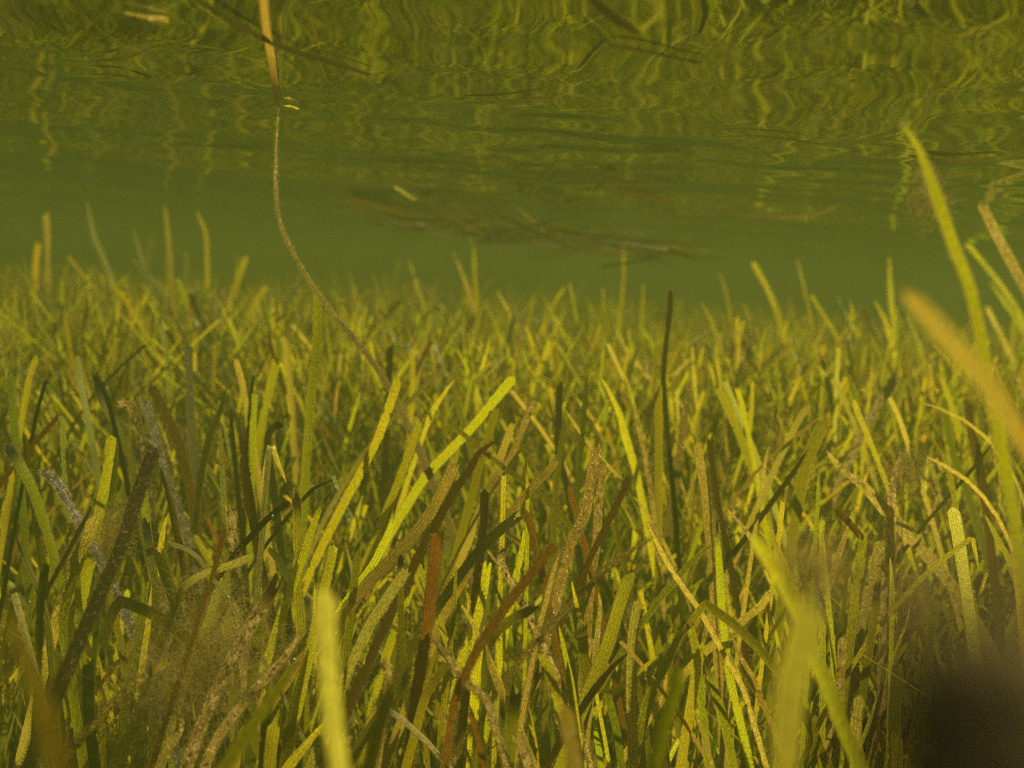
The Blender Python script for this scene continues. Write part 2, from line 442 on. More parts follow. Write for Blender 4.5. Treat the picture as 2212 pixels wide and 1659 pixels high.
# Leaves traced from the photograph.  region ; kind ; width (zoom px) ; tip ; options ; points (tip first) ; label
HEROES = """
D;green;70;c;f0.56;2010,290 2000,600 1960,1000 1930,1400 1920,1660 1900,2100;tall olive leaf with square-cut tip rising beside the long grey strand
D;green;72;c;f;1870,1545 1880,1700 1885,2100 1900,2400;square-tipped green leaf standing just below the tall olive leaf
D;lime;65;c;f;1750,700 1700,900 1640,1200 1600,1600 1580,1900;lime green straight leaf leaning right, left of the tall olive leaf
D;lime;45;c;;1610,910 1600,1200 1590,1500;
D;dark;24;c;;1600,800 1570,1100 1560,1300;
D;tan;62;r;f;1190,600 1200,900 1215,1200 1240,1450 1250,1800;upright orange-brown speckled leaf with rounded tip, left of the thin grey leaf
D;mottle;72;r;f;950,850 1030,1000 1120,1200 1180,1400 1215,1600;dark brown speckled leaf arching left, rough with crust
D;grey;40;p;;1350,240 1375,450 1385,700 1375,850 1390,1000;thin upright grey speckled leaf with whitish point, left half
D;olive;46;p;f;1430,870 1380,1050 1320,1200 1260,1500 1230,1800;
D;green;48;c;;600,790 640,950 740,1120 830,1350 880,1660;long green leaf with blackened tip curving down right, left side
D;dark;38;r;;590,790 640,850 690,980 720,1100;
D;grey;60;r;f;740,990 800,960 850,1050 890,1200 920,1400;
D;grey;60;c;f;930,950 960,1100 1020,1300 1060,1450 1130,1650;
D;lime;78;c;;705,1180 680,1400 640,1600 600,1800;
D;deep;50;p;;745,1200 720,1450 690,1700;
D;lime;78;r;f;40,1230 120,1350 200,1500 270,1700 330,1900 390,2150;broad lime green leaf arching over at the left edge
D;grey;75;c;f;270,1390 370,1480 450,1630 520,1750;pinkish grey crusted leaf leaning left near the left edge
D;lime;50;c;;390,1050 400,1200 420,1400;
D;dark;30;c;;290,830 240,1000 210,1140;
D;brown;38;r;;390,1030 280,1150 180,1260;
D;yellow;50;p;;400,370 430,500 450,640;
D;yellow;46;p;;690,150 720,260 760,430 770,500;
D;yellow;50;c;;1550,50 1500,200 1440,400 1420,600;tall golden yellow leaf leaning right against the green murk, left of centre
D;yellow;55;c;;1690,220 1600,370 1520,520;broad golden yellow leaf leaning right behind the thin grey leaf
D;yellow;42;c;;1120,180 1160,300 1190,420 1210,600;
D;dark;42;c;;1205,290 1270,450 1340,600;short dark leaf leaning left in front of golden leaves
D;straw;42;p;;1340,300 1320,500 1320,650;
D;lime;45;p;;1000,420 1040,550 1060,740;
D;straw;42;c;;965,-90 940,50 920,250 900,500;
D;yellow;46;c;;240,-40 225,100 220,250;
D;straw;40;c;;290,-230 300,-50 300,150;
D;yellow;46;p;;550,-310 590,-100 650,50 700,180 740,300;tall pointed yellow green leaf, highest one at the far left
D;straw;30;p;;840,-150 880,0 930,150;
D;straw;40;p;;1040,-290 1060,-100 1070,50;
D;yellow;32;p;;1240,-250 1300,-100 1310,100;
D;lime;32;c;;1180,10 1175,200 1180,400;
D;dark;24;c;;920,600 850,660 760,740;
D;brown;30;c;;1700,540 1730,680 1780,820 1830,1050;
D;straw;50;c;;1800,560 1820,680 1830,800;
D;yellow;40;c;;1870,300 1890,500 1900,700;
D;dark;56;r;;1790,1115 1740,1110 1700,1160 1690,1220 1700,1300;small dark leaf with hooked tip left of the tall olive leaf
D;straw;46;p;;1810,1470 1760,1350 1710,1230 1690,1400;
D;straw;36;p;;1690,1240 1670,1450 1665,1650;
D;brown;70;c;f;1540,1190 1550,1400 1590,1650 1640,1950 1660,2050;
D;mottle;46;p;;1460,980 1465,1150 1480,1300;
D;straw;45;c;;1490,700 1520,800 1540,900;
D;yellow;45;c;;230,680 190,800 170,900;
D;mottle;100;r;f0.43;985,1250 930,1380 870,1550 790,1800 690,2050 600,2250;broad shaggy brown speckled leaf twisting down left in the lower left
D;yellow;42;p;f;1390,1120 1400,1300 1410,1500;
D;straw;30;c;;430,40 500,130 570,210;
D;yellow;30;c;;450,80 400,190 360,300;
D;lime;60;c;;70,800 80,1000 100,1200;
D;lime;50;r;;490,670 500,800 520,900;
D;olive;60;p;;150,1150 170,1300 200,1500;
D;lime;55;c;;860,1260 880,1350 900,1500;
D;mottle;60;p;;1010,1370 1060,1520 1100,1700;
D;dark;30;p;;2110,1450 2040,1480 1980,1510 1930,1560;
D;dark;50;r;;1830,1590 1760,1640 1700,1690 1650,1740;
D;lime;70;p;;2090,1530 2030,1620 1990,1720;
E;lime;66;r;f0.54;385,810 330,980 250,1200 150,1400 40,1600 -60,1800;bright lime green leaf leaning right beside the lower end of the long grey strand
E;lime;64;c;f;520,1090 470,1230 400,1430 330,1600 250,1800;lime green veined leaf just right of the grey strand's lower end
E;lime;74;r;f0.56;1120,800 1000,940 870,1100 700,1280 560,1430 450,1600 300,1850;long green fuzzy leaf leaning far right across the centre
E;straw;38;c;f;620,780 530,880 420,990 320,1100;
E;straw;40;c;;150,430 120,600 80,750;
E;brown;50;c;;335,600 330,720 325,830;
E;yellow;42;c;;470,630 475,780 470,900;
E;brown;40;c;;590,580 550,660 510,740;
E;straw;40;c;;560,550 540,620 525,700;
E;olive;42;p;f;705,800 740,900 770,1020 800,1110 840,1260 880,1450 900,1650;
E;tan;48;r;f;1250,945 1190,1080 1120,1250 1060,1380 960,1560;tan speckled leaf leaning right, right of the long green fuzzy leaf
E;straw;24;p;;1240,1180 1160,1260 1080,1370;
E;brown;70;p;f0.49;1000,1205 950,1240 890,1290 830,1400 740,1520 660,1660;dark brown leaf with curled pointed tip leaning right in the centre
E;dark;55;c;f;1405,850 1400,1000 1395,1200 1410,1350 1450,1500 1480,1660;dark upright square-topped leaf right of centre
E;olive;48;p;f;1430,1080 1410,1250 1385,1450 1370,1660 1360,1900;fuzzy olive pointed leaf in front of the dark upright leaf
E;mottle;76;c;f0.455;1650,1240 1600,1450 1570,1640 1480,1850 1420,2070 1360,2330 1290,2560 1180,2850 1130,3050;long dark leaf peppered with pale specks, running down left from centre right
E;lime;58;p;f;1670,810 1720,900 1780,1030 1820,1180 1880,1380 1920,1560;leaning left leaf with bright lime tip and olive shank, right of centre
E;tan;36;p;f;1870,1000 1920,1200 1970,1450 1990,1600;
E;dark;40;r;f0.60;2105,250 2100,400 2075,600 2060,800 2070,1000 2100,1300;very tall slim leaf with black blunt tip against the murk
E;olive;34;p;f;2020,620 2005,800 1990,1000 1950,1300 1910,1500;
E;green;58;c;;2030,880 2030,1200 2030,1660 2030,2000;
E;olive;50;c;;1370,540 1380,700 1400,820 1410,950;
E;lime;42;c;f;1050,1440 1045,1640 1040,1800;
E;lime;30;p;;1185,1310 1200,1470 1200,1600;
E;straw;88;c;f0.47;730,1370 620,1600 440,1850 200,2100 50,2280 -60,2400;wide straw coloured veined leaf slanting down left below the centre
E;brown;68;r;f;930,1510 925,1700 910,1850;
E;olive;42;c;;700,1090 790,1160 920,1270 1060,1380 1210,1490;
E;straw;60;c;;1105,1115 1070,1200 1000,1400 960,1500;
E;straw;26;p;;1440,1010 1520,1130 1600,1240 1790,1450;
E;yellow;32;c;;970,710 900,780 850,820 830,900;
E;lime;28;p;;840,-80 860,0 870,200 885,400;tall thin lime leaf rising into the murk at centre
E;straw;35;p;;450,60 510,250 560,400;
E;grey;28;p;;1110,340 1150,480 1180,650;
E;lime;30;p;;1680,230 1680,380 1675,500;
E;lime;28;p;;1935,180 1930,300 1925,420;
E;yellow;22;c;;1805,-30 1810,150 1800,250 1790,400;
E;straw;25;p;;730,10 770,100 800,180;
E;straw;25;p;;1760,480 1820,620 1900,720;
E;straw;26;c;;1710,600 1780,750 1850,930 1890,1050;
E;brown;26;c;;400,320 280,450 170,560;
E;straw;25;p;;1010,250 1060,350 1100,420;
E;lime;34;c;;1440,240 1400,290 1370,350;
E;brown;50;c;;1835,1450 1790,1560 1730,1680;
E;green;60;c;;1000,1000 960,1150 920,1290;
E;yellow;40;p;;740,820 680,900 600,1020 550,1150;
E;lime;45;p;;1630,780 1580,800 1560,1000;
E;brown;50;c;;1470,1500 1490,1600 1530,1750;
E;tan;60;c;;1380,1330 1330,1400 1280,1450;
F;brown;42;c;;430,580 500,740 560,900 650,1100 740,1300;slim brown leaf with flat tip leaning left, right half
F;green;62;c;f;280,880 340,1010 420,1200 500,1400 560,1600 600,1800;broad green veined leaf leaning left below the slim brown leaf
F;straw;20;p;;110,600 120,800 140,1000 150,1180;
F;mottle;52;p;f;95,830 60,1050 30,1250 0,1500 -30,1700;
F;tan;20;p;;810,490 750,600 710,800 680,1000 660,1150;
F;straw;24;p;;965,420 900,580 820,750 760,880 700,1050;
F;yellow;28;p;;1110,320 1120,400 1100,600 1080,700;
F;deep;68;r;;1190,540 1130,700 1090,850 1060,1000 1040,1280;
F;lime;56;p;f;1235,540 1170,720 1060,900 1000,1050 950,1200 870,1400 800,1600 760,1800;
F;yellow;38;p;f;1355,40 1360,200 1370,350 1390,520 1400,700;tall pointed golden leaf standing high against the murk, right side
F;yellow;42;p;f;1260,320 1330,450 1380,620 1410,780 1440,950;
F;tan;76;p;f;1490,520 1480,700 1490,900 1480,1100;
F;straw;36;p;;870,710 950,780 1030,870 1070,950;
F;grey;60;c;f;1400,800 1320,920 1240,1050 1160,1200 1080,1380;grey crusted leaf leaning right, right side
F;lime;62;p;;1650,720 1700,850 1750,1000 1800,1150 1850,1350 1870,1450;
F;straw;36;c;;1355,930 1400,1020 1440,1130;
F;straw;140;r;x0.16;1450,260 1600,420 1800,640 1980,850 2130,1080 2330,1400;broad blurred pale golden leaf close to the lens at the right edge
F;green;80;p;f0.27;1440,-790 1530,-660 1620,-430 1700,-200 1770,0 1850,200 1900,400 1960,700;tall blurred yellow green leaf reaching up to the water surface, right
F;tan;70;c;f;1840,-470 1920,-330 2000,-160 2120,70 2220,260;orange-edged speckled leaf leaning left at the upper right edge
F;straw;40;c;;1970,360 2030,480 2080,580;
F;yellow;32;p;;2150,320 2140,500 2130,700;
F;yellow;36;c;;1810,-70 1880,0 1980,120 2080,250;
F;yellow;40;r;;490,75 560,200 620,330 680,520 720,660;curved yellow leaf leaning left into the murk, right half
F;yellow;28;c;;860,280 900,350 940,410;
F;straw;22;p;;280,140 320,260 350,420;
F;straw;20;p;;165,330 220,430 270,560;
F;straw;14;p;;770,50 790,130 810,210;
F;yellow;25;c;;395,430 395,520 400,600;
F;straw;45;c;;310,820 350,920 420,1080 450,1150;
F;lime;36;c;;395,880 420,960 440,1050;
F;lime;30;c;;490,830 485,1000 470,1160 440,1260;
F;straw;50;c;;840,990 780,1080 720,1200;
F;tan;26;p;;930,1040 850,1110 770,1170;
F;olive;90;c;;950,1075 890,1200 820,1380 780,1600;
F;dark;46;p;;840,1260 760,1390 680,1500 580,1640 460,1800;thick dark stick-like leaf leaning right, right of centre
F;brown;48;c;f;220,1200 240,1400 270,1600 290,1700;
F;tan;70;c;f;140,1230 170,1400 200,1600 210,1700;
F;dark;50;p;;920,650 950,780 990,950;
F;dark;28;p;;2010,1220 1900,1360 1780,1500 1650,1650;
F;lime;32;p;;910,1400 905,1530 900,1620;
F;deep;60;c;;1700,950 1720,1100 1760,1300 1820,1450 1900,1700;
F;brown;60;c;;1850,960 1870,1130 1920,1330 1960,1600;
F;tan;95;p;;960,1270 1060,1390 1200,1500 1380,1700 1560,1890 1760,2140 1920,2400;long blurred tan leaf slanting down right towards the dark corner
F;yellow;40;c;;1130,960 1170,1060 1200,1130;
F;grey;90;p;;1430,1280 1380,1450 1370,1600;
F;deep;26;p;;180,650 220,690 250,750 270,850;
F;yellow;30;p;;1250,720 1240,800 1230,900;
F;straw;22;p;;1550,970 1610,980 1670,1000;
F;straw;30;p;;1590,1300 1640,1330 1700,1360;
F;green;40;p;;1680,1180 1720,1330 1750,1480;
F;straw;30;p;;590,1240 570,1350 550,1480;
F;brown;26;c;;1190,370 1230,470 1300,620;
F;yellow;40;p;;1990,200 2060,300 2120,380;
G;gold;205;p;;20,640 120,850 200,1050 280,1300 370,1660 420,1900;very broad blurred pale golden leaf close to the lens in the lower left corner
G;straw;150;r;;2055,520 2065,800 2080,1100 2110,1400 2150,1660 2200,1900;broad blurred pale olive leaf close to the lens, lower left of centre
G;grey;98;c;f0.385;1750,480 1650,650 1540,830 1440,1020 1350,1200 1270,1400 1180,1660;grey crusted leaf with brown broken tip in the lower left
G;grey;80;p;f0.37;1900,800 1800,960 1680,1090 1560,1220 1420,1400 1330,1560 1280,1700;black and grey speckled leaf slanting down left beside the brown-tipped one
G;brown;38;c;f0.375;1420,150 1350,420 1260,700 1190,950 1100,1200 1020,1450 960,1660;long slim brown leaf crossing the algae tuft, lower left
G;straw;60;c;f0.395;1600,320 1480,370 1300,430 1180,500 1120,600 1060,750 1000,920;bent pale leaf with forked tip in the lower left
G;straw;36;c;;1070,240 1160,270 1240,320 1310,410;
G;lime;72;p;;915,370 910,600 880,800 850,960;
G;straw;60;c;;1370,550 1340,660 1290,800;
G;tan;56;c;f0.37;1060,990 900,1090 730,1230 600,1370 490,1500;
G;deep;100;c;;1660,560 1640,750 1600,1050 1590,1300;
G;straw;88;c;;590,70 560,200 480,330 440,450;
G;dark;38;p;f0.42;580,0 480,200 400,350 290,560 270,690;
G;green;52;p;;100,200 180,400 250,550 300,750 320,930;
G;grey;76;c;f;1455,25 1460,100 1470,200;
G;yellow;76;c;f;2110,240 2090,350 2060,480;
G;yellow;95;p;;2040,1380 1930,1520 1820,1660 1750,1800;
G;yellow;100;r;;1735,1370 1715,1500 1700,1700;
G;olive;90;p;;1950,900 1900,1100 1850,1300 1800,1660;
G;green;105;p;;1890,960 1700,1250 1550,1450 1400,1700;
G;deep;80;c;;1000,300 1050,450 1120,650;
G;green;60;c;;920,100 940,250 980,500 980,700;
G;green;70;c;;600,80 420,600 400,800 420,950;
G;yellow;50;p;;1070,50 1040,120 1020,230;
G;deep;60;c;;290,380 260,560 250,750;
G;olive;90;c;;640,900 700,700 760,600;
G;tan;60;c;;1130,1450 1060,1540 1000,1660;
G;grey;50;p;;1130,1270 1150,1400 1100,1500;
G;straw;50;r;;60,480 90,560 130,700;
G;green;45;p;;620,950 630,1150 640,1350;
G;deep;90;c;;560,1000 560,1300 600,1660;
G;green;80;c;;940,1080 900,1350 880,1660;
G;deep;80;c;;1700,1200 1680,1400 1660,1660;
H;rust;92;c;f0.40;635,190 600,450 570,750 530,1000 490,1250 450,1660;wide rust brown leaf with flat tip standing upright below the centre
H;lime;72;c;f;945,390 920,560 860,800 780,1000 740,1200;lime green veined leaf right of the rust brown leaf
H;lime;76;p;;930,760 890,1000 870,1200 850,1500;
H;lime;78;c;f;1240,650 1100,720 980,830 930,960 900,1200 890,1400;lime green leaf folded sharply to the right at the lower centre
H;brown;60;c;f0.365;1370,250 1250,400 1130,550 1020,700 920,850 830,1020 760,1170 710,1400 680,1660;long brown strap leaf sweeping from lower centre up right
H;grey;52;p;f0.37;600,830 700,960 800,1110 930,1220 990,1380 1080,1660;pale grey kinked leaf crossing in front of the rust brown leaf's right side
H;olive;52;r;f;400,310 400,600 410,900 440,1200 470,1400;
H;yellow;98;c;f;1840,460 1790,600 1750,740 1700,900 1640,1050;glowing golden leaf with broad cut tip, lower right of centre
H;straw;78;r;f;1905,590 1870,800 1860,1000 1860,1300 1870,1660;pale cream leaf with rounded tip standing upright, lower right of centre
H;olive;84;c;;1545,740 1560,1000 1580,1300 1590,1660;
H;tan;115;r;;1430,1260 1460,1400 1500,1660;
H;lime;115;r;;2175,1020 2120,1200 2060,1400 2000,1660;blurred lime green leaf leaning right near the bottom, right of centre
H;green;85;p;f;2260,660 2130,900 2030,1080 1960,1250 1900,1500;
H;straw;42;p;f0.42;1960,110 2050,300 2140,450 2300,680 2420,900 2560,1150 2640,1400;long thin cream leaf curving down right, lower right
H;tan;40;p;f;1410,290 1370,400 1320,600 1280,750 1240,950;
H;mottle;46;p;f0.43;1980,210 1850,290 1700,400 1560,540 1420,680;
H;tan;62;c;;1680,-260 1650,0 1640,200 1610,420 1590,640;
H;brown;60;c;;1190,30 1230,170 1260,300;
H;tan;56;p;f0.37;120,1240 190,1120 270,1010 320,1030 310,1200 290,1380;tan speckled leaf bent double at the bottom, left of the rust brown leaf
H;rust;46;c;;850,1330 880,1450 930,1660;
H;grey;66;c;f;1140,1470 1180,1560 1210,1660;
H;tan;70;p;;940,870 970,1020 1040,1180;
H;lime;32;p;;1480,480 1510,620 1540,750;
H;lime;56;p;;1400,760 1430,900 1470,1100 1490,1230;
H;green;62;c;;1290,950 1340,1050 1400,1240;
H;straw;80;c;f;430,420 290,620 180,800 90,1000;
H;tan;46;p;;1650,530 1660,650 1640,850;
H;green;100;c;;1130,1170 1100,1400 1080,1660;
H;green;120;c;;330,1180 250,1450 200,1660;
H;grey;46;r;f;1070,265 1030,320 1060,420 1120,530;
H;lime;60;p;;1180,150 1170,250 1150,350;
H;green;75;c;f;1150,60 1000,180 850,340 720,520 650,620;dark green fuzzy leaf slanting right behind the lime veined leaf
H;deep;80;c;;1470,1000 1490,1200 1520,1500;
H;brown;60;p;;1840,930 1740,1020 1650,1130 1600,1200;
H;straw;34;p;;740,600 800,650 840,720;
H;lime;65;p;;370,-30 330,150 240,350 150,480;
H;green;60;p;;120,60 130,250 110,450;
H;tan;30;c;;1790,860 1900,980 2020,1130;
H;green;50;p;;750,380 740,600 720,800;
H;yellow;40;p;;820,490 830,600 835,700;
H;straw;46;p;;170,1400 210,1330 260,1250;
H;green;70;c;;690,1000 560,1200 500,1400;
H;deep;60;c;;1700,1180 1760,1400 1800,1660;
I;lime;62;p;f0.435;265,80 275,300 290,550 310,800 350,1100 420,1400 480,1660;brilliant lime pointed leaf standing upright, lower right
I;yellow;110;r;;490,180 600,350 700,520 790,720 860,930 960,1150 1050,1400 1160,1660;blurred golden leaf close to the lens crossing the pale wide leaf, lower right
I;pale;215;c;;835,610 800,850 730,1100 700,1400 690,1700;widest blurred pale green leaf close to the lens, lower right
I;lime;70;c;f;1190,200 1170,380 1140,520 1130,650 1100,900;
I;tan;76;c;f;1300,220 1260,400 1220,560 1180,750;
I;straw;90;r;;1755,10 1790,200 1820,400 1850,600;
I;brown;50;c;;1035,40 1100,110 1170,190;
I;lime;40;p;;1360,330 1370,480 1370,600;
I;grey;36;p;;330,20 400,100 470,190;
I;straw;60;c;;610,540 540,640 460,700;
I;tan;70;r;;1060,830 1050,1000 1040,1150;
I;yellow;80;c;;165,900 140,1020 110,1200;
I;green;72;p;;180,930 240,1130 320,1400 370,1660;
I;tan;36;p;;350,800 410,950 500,1100 560,1250;
I;deep;90;c;;1410,1000 1390,1200 1380,1500;
I;straw;80;r;;1170,1200 1150,1320 1130,1500;
I;green;80;c;;1400,1450 1400,1660 1400,1800;
I;green;46;p;;1960,60 2060,250 2180,450;
I;green;50;p;;950,100 930,200 930,330;
I;yellow;36;c;;680,-20 670,100 650,250;
I;green;60;p;;570,60 620,200 680,350;
I;tan;36;p;;1340,860 1330,1000 1300,1160;
I;deep;50;p;;240,240 130,330 40,430;
I;tan;46;p;;1140,0 1090,150 1040,300;
I;lime;40;c;;930,90 925,180 935,280;
I;green;60;c;;1280,500 1260,700 1230,900;
I;olive;70;p;;0,880 70,780 190,620;
I;green;60;c;;90,760 130,900 160,1150;
I;straw;26;p;;1480,640 1470,720 1440,800;
I;yellow;40;p;;1920,400 1900,300 1880,200;
I;tan;34;p;;120,1290 180,1450 240,1660;
I;deep;70;c;;1650,600 1620,800 1600,1000;
I;yellow;40;p;;2120,180 2140,260 2150,350;
"""

BLADES = []          # (object, tip xy in the 2212 view, kind, lean, width px, label or None)


def leaf_depth(wpx_zoom, pts):
    """distance of a leaf: the canopy is level, so a higher tip stands farther off; the broad blurred ones are near"""
    if wpx_zoom > 100: return 0.84 * 33.2 / wpx_zoom
    y = pts[0][1] - (pts[0][0] - 1106) * 0.059
    d = float(np.interp(y, [430, 560, 640, 720, 820, 950, 1120, 1250, 1450, 1650], [1.38, 1.30, 1.10, 0.85, 0.62, 0.53, 0.46, 0.425, 0.385, 0.36]))
    if y < 600: d = min(d, 33.2 / wpx_zoom * 1.7)
    return d


def down_to_bed(P, T):
    """continue a leaf from its last traced point to its root in the bed"""
    z = P[2] - 0.0
    T = T / np.linalg.norm(T)
    if T[2] > -0.25: T = T + np.array((0, 0, -0.25 - T[2]))
    T /= np.linalg.norm(T)
    reach = T[:2] / max(-T[2], 0.3) * z
    L_ = np.linalg.norm(reach)
    if L_ > 0.10: reach *= 0.10 / L_
    c = P + T * z * 0.4
    rx, ry = P[0] + reach[0] * 0.8, P[1] + reach[1] * 0.8
    root = np.array((rx, ry, float(bed_z(rx, ry)) - 0.004))
    return [(1 - t) ** 2 * P + 2 * t * (1 - t) * c + t * t * root for t in np.linspace(0, 1, 12)[1:]]




def bright_yaw(P, lim):
    """turn of the blade, within lim of facing the camera, that catches most sun"""
    v = P[0] - np.array((0, 0, CAM_Z)); v /= np.linalg.norm(v)
    T = P[len(P) // 4] - P[0]; T /= np.linalg.norm(T)
    W = np.cross(T, v); W /= np.linalg.norm(W); Nn = np.cross(W, T)
    best = 0, 0
    for y in (-lim, -lim / 2, 0, lim / 2, lim):
        Wd = W * math.cos(y) + Nn * math.sin(y)
        q = abs(float(np.dot(np.cross(Wd, T), np.array(to_sun))))
        if q > best[0]: best = (q, y)
    return best[1]


random.seed(3)
for line in HEROES.strip().splitlines():
    reg, kind, wz, tip, opt, pts, label = line.split(';')
    wz = float(wz)
    px = [reg_px(reg, *map(float, p.split(','))) for p in pts.split()]
    d = leaf_depth(wz, px) * random.uniform(0.98, 1.02)
    if opt[1:]: d = float(opt[1:])
    lean = random.uniform(-0.08, 0.10)
    cum = [0]
    for a, b in zip(px, px[1:]): cum.append(cum[-1] + math.hypot(b[0] - a[0], b[1] - a[1]))
    P3 = [unproj(x, y, d * (1 + lean * c / 600)) for (x, y), c in zip(px, cum)]
    P3 = [np.array((p[0], p[1], max(p[2], 0.02))) for p in P3]
    dense = catmull(P3, 14 * len(P3))
    tail = down_to_bed(dense[-1], dense[-1] - dense[-6])
    P = np.vstack([dense, tail])
    yaw = random.uniform(-0.3, 0.3) if wz < 100 else random.uniform(-0.25, 0.25)
    if kind in ('lime', 'yellow', 'straw', 'tan', 'grey', 'green') and (wz < 100 or wz >= 150):
        yaw = bright_yaw(P, random.uniform(0.3, 0.6))
    width = 0.81 * wz * K * d / F / math.cos(yaw)
    view = np.array([p - np.array((0, 0, CAM_Z)) for p in P[:1]])[0]
    td = 0
    if kind in ('green', 'lime', 'olive') and random.random() < 0.15: td = 0.012
    if 'blackened' in label or 'brown broken tip' in label: td = 0.02
    if kind == 'grey' and 'brown broken' in label: td = 0.012
    wt = 1.25 if 'slim brown leaf with flat' in label or 'strap' in label else 1.0
    o, geo = ribbon('seagrass_leaf', P, width, kind, tip, view / np.linalg.norm(view), yaw, random.uniform(-0.3, 0.3), wt,
                    cup=random.uniform(-0.10, 0.10), tipdark=td, jag=0.05 if opt[:1] == 'f' else 0.02)
    root = P[-1]
    recentre(o, root)
    if opt[:1] == 'f':
        fuzz(o, geo, root, 1.0 if kind not in ('grey', 'mottle', 'tan') else 1.5)
    le = 'leaning right' if px[0][0] - px[-1][0] > 0.25 * abs(px[0][1] - px[-1][1]) else ('leaning left' if px[-1][0] - px[0][0] > 0.25 * abs(px[0][1] - px[-1][1]) else 'upright')
    BLADES.append([o, px[0], kind, le, wz, label or None, d])

# more single leaves between the traced ones, nearest stand
EXTRA = 62
KINDS = ['lime'] * 22 + ['green'] * 26 + ['olive'] * 16 + ['yellow'] * 10 + ['straw'] * 7 + ['tan'] * 7 + ['grey'] * 3 + ['brown'] * 6 + ['deep'] * 12 + ['mottle'] * 4
random.seed(21)
k = 0
while k < EXTRA:
    yd = random.uniform(0.50, 0.64)
    xd = random.uniform(-0.5, 0.5) * yd * 1.05
    zt = CAM_Z - random.uniform(0.16, 0.21) + (0.0 if yd < 0.5 else 0.03)
    H_ = zt
    lx, ly = random.gauss(0, 0.035), random.gauss(0, 0.02)
    t = np.linspace(1, 0, 24)[:, None]
    root = np.array((xd, yd, float(bed_z(xd, yd)) - 0.004))
    P = root + np.array((0, 0, 1)) * t * H_ + np.array((lx, ly, 0)) * t ** 1.7
    kind = random.choice(KINDS)
    o, geo = ribbon('seagrass_leaf', P, random.uniform(0.0028, 0.0042), kind, random.choice('ccpr'), (0, 1, 0), random.uniform(-0.7, 0.7), random.uniform(-1.2, 1.2), cup=random.uniform(-0.1, 0.1))
    recentre(o, root)
    cl = RM.transposed() @ Vector(P[0] - np.array((0, 0, CAM_Z)))
    tx, ty = 1106 + F * cl.x / -cl.z, 829.5 - F * cl.y / -cl.z
    le = 'leaning right' if lx > 0.03 else ('leaning left' if lx < -0.03 else 'upright')
    BLADES.append([o, (tx, ty), kind, le, 33.2 / yd, None, yd])
    k += 1

# ---- labels: landmarks keep their own; the others are told by the landmark they stand beside
LM = [(b, b[5]) for b in BLADES if b[5]]
used = set(b[5] for b in BLADES if b[5])


def short_name(lab):
    for cutw in (' standing', ' with ', ' rising', ' leaning', ' arching', ' close', ' slanting', ' curving', ' running', ' crossing', ' beside', ' reaching', ' in the', ' in front', ' behind', ' against', ' right of', ' left of', ' left ', ' right', ' lower', ' below', ' just', ' sweeping', ' bent', ' twisting', ' folded', ' at the', ' peppered', ',', ' near'):
        j = lab.find(cutw)
        if j > 8: lab = lab[:j]
    return lab.strip(' ,')


def direction(dx, dy):
    if abs(dx) > 1.6 * abs(dy): return 'right of' if dx > 0 else 'left of'
    if abs(dy) > 1.6 * abs(dx): return 'below' if dy > 0 else 'above'
    return ('below and ' if dy > 0 else 'above and ') + ('right of' if dx > 0 else 'left of')


for b in BLADES:
    o, (x, y), kind, le, wz, lab, d = b
    if not lab:
        opts = sorted(LM, key=lambda q: math.hypot(q[0][1][0] - x, q[0][1][1] - y))
        size = 'broad ' if wz > 75 else ('narrow ' if wz < 34 else '')
        done = False
        for lead in (f'{size}{WORD[kind]} leaf {le}', f'{size}{WORD[kind]} leaf, {le},'):
            for q, ql in opts[:7]:
                dd = direction(x - q[1][0], y - q[1][1])
                dist = math.hypot(x - q[1][0], y - q[1][1])
                far = ' just' if dist < 110 else ''
                lab = f'{lead}{far} {dd} the {short_name(ql)}'
                if len(lab.split()) <= 16 and lab not in used:
                    done = True; break
            if done: break
        used.add(lab)
    tag(o, lab, 'seagrass leaf', 'seagrass leaves of the nearest stand')

# the long grey strand that climbs to the surface, and the straws afloat under the surface
FLOAT = """
A;tan;62;1660,-40 1690,150 1710,300;
"""


def surf_point(x, y, drop=0.0015):
    """where the photo's ray meets the water surface, a little below it"""
    v = RM @ Vector(((x - 1106) / F, -(y - 829.5) / F, -1.0))
    tz = (SURF_Z - CAM_Z) / max(v.z, 0.012)
    tz = min(tz, 3.2)
    for _ in range(4):
        h = float(surf_z(v.x * tz, v.y * tz)) - drop - CAM_Z
        tz = min(max(h / max(v.z, 0.012), 0.1), 3.2)
    return np.array((v.x * tz, v.y * tz, float(surf_z(v.x * tz, v.y * tz)) - drop))


def strand(name, pix, depths, wmm, kind, label, cat='seagrass leaf', group=None, root=True, wt=1.0, tip='p', fz=False):
    P3 = [unproj(x, y, d) for (x, y), d in zip(pix, depths)]
    dn = catmull(P3, 16 * len(P3))
    P = np.vstack([dn, down_to_bed(dn[-1], dn[-1] - dn[-6])]) if root else dn
    v = P[len(P) // 3] - np.array((0, 0, CAM_Z))
    o, geo = ribbon(name, P, wmm / 1000, kind, tip, v / np.linalg.norm(v), bright_yaw(P, 0.5), 0.3, wt, cup=0.08)
    recentre(o, P[-1])
    if fz: fuzz(o, geo, P[-1], 1.2)
    return tag(o, label, cat, group)


strand('seagrass_leaf', [(601, 240), (597, 320), (596, 400), (602, 470), (625, 530), (680, 625), (735, 695), (800, 775), (850, 855), (893, 945)],
       [0.49, 0.50, 0.51, 0.52, 0.53, 0.54, 0.545, 0.55, 0.555, 0.56], 4.4, 'ash', 'long thin grey strand curving up from the meadow to the water surface', fz=True, wt=0.3)


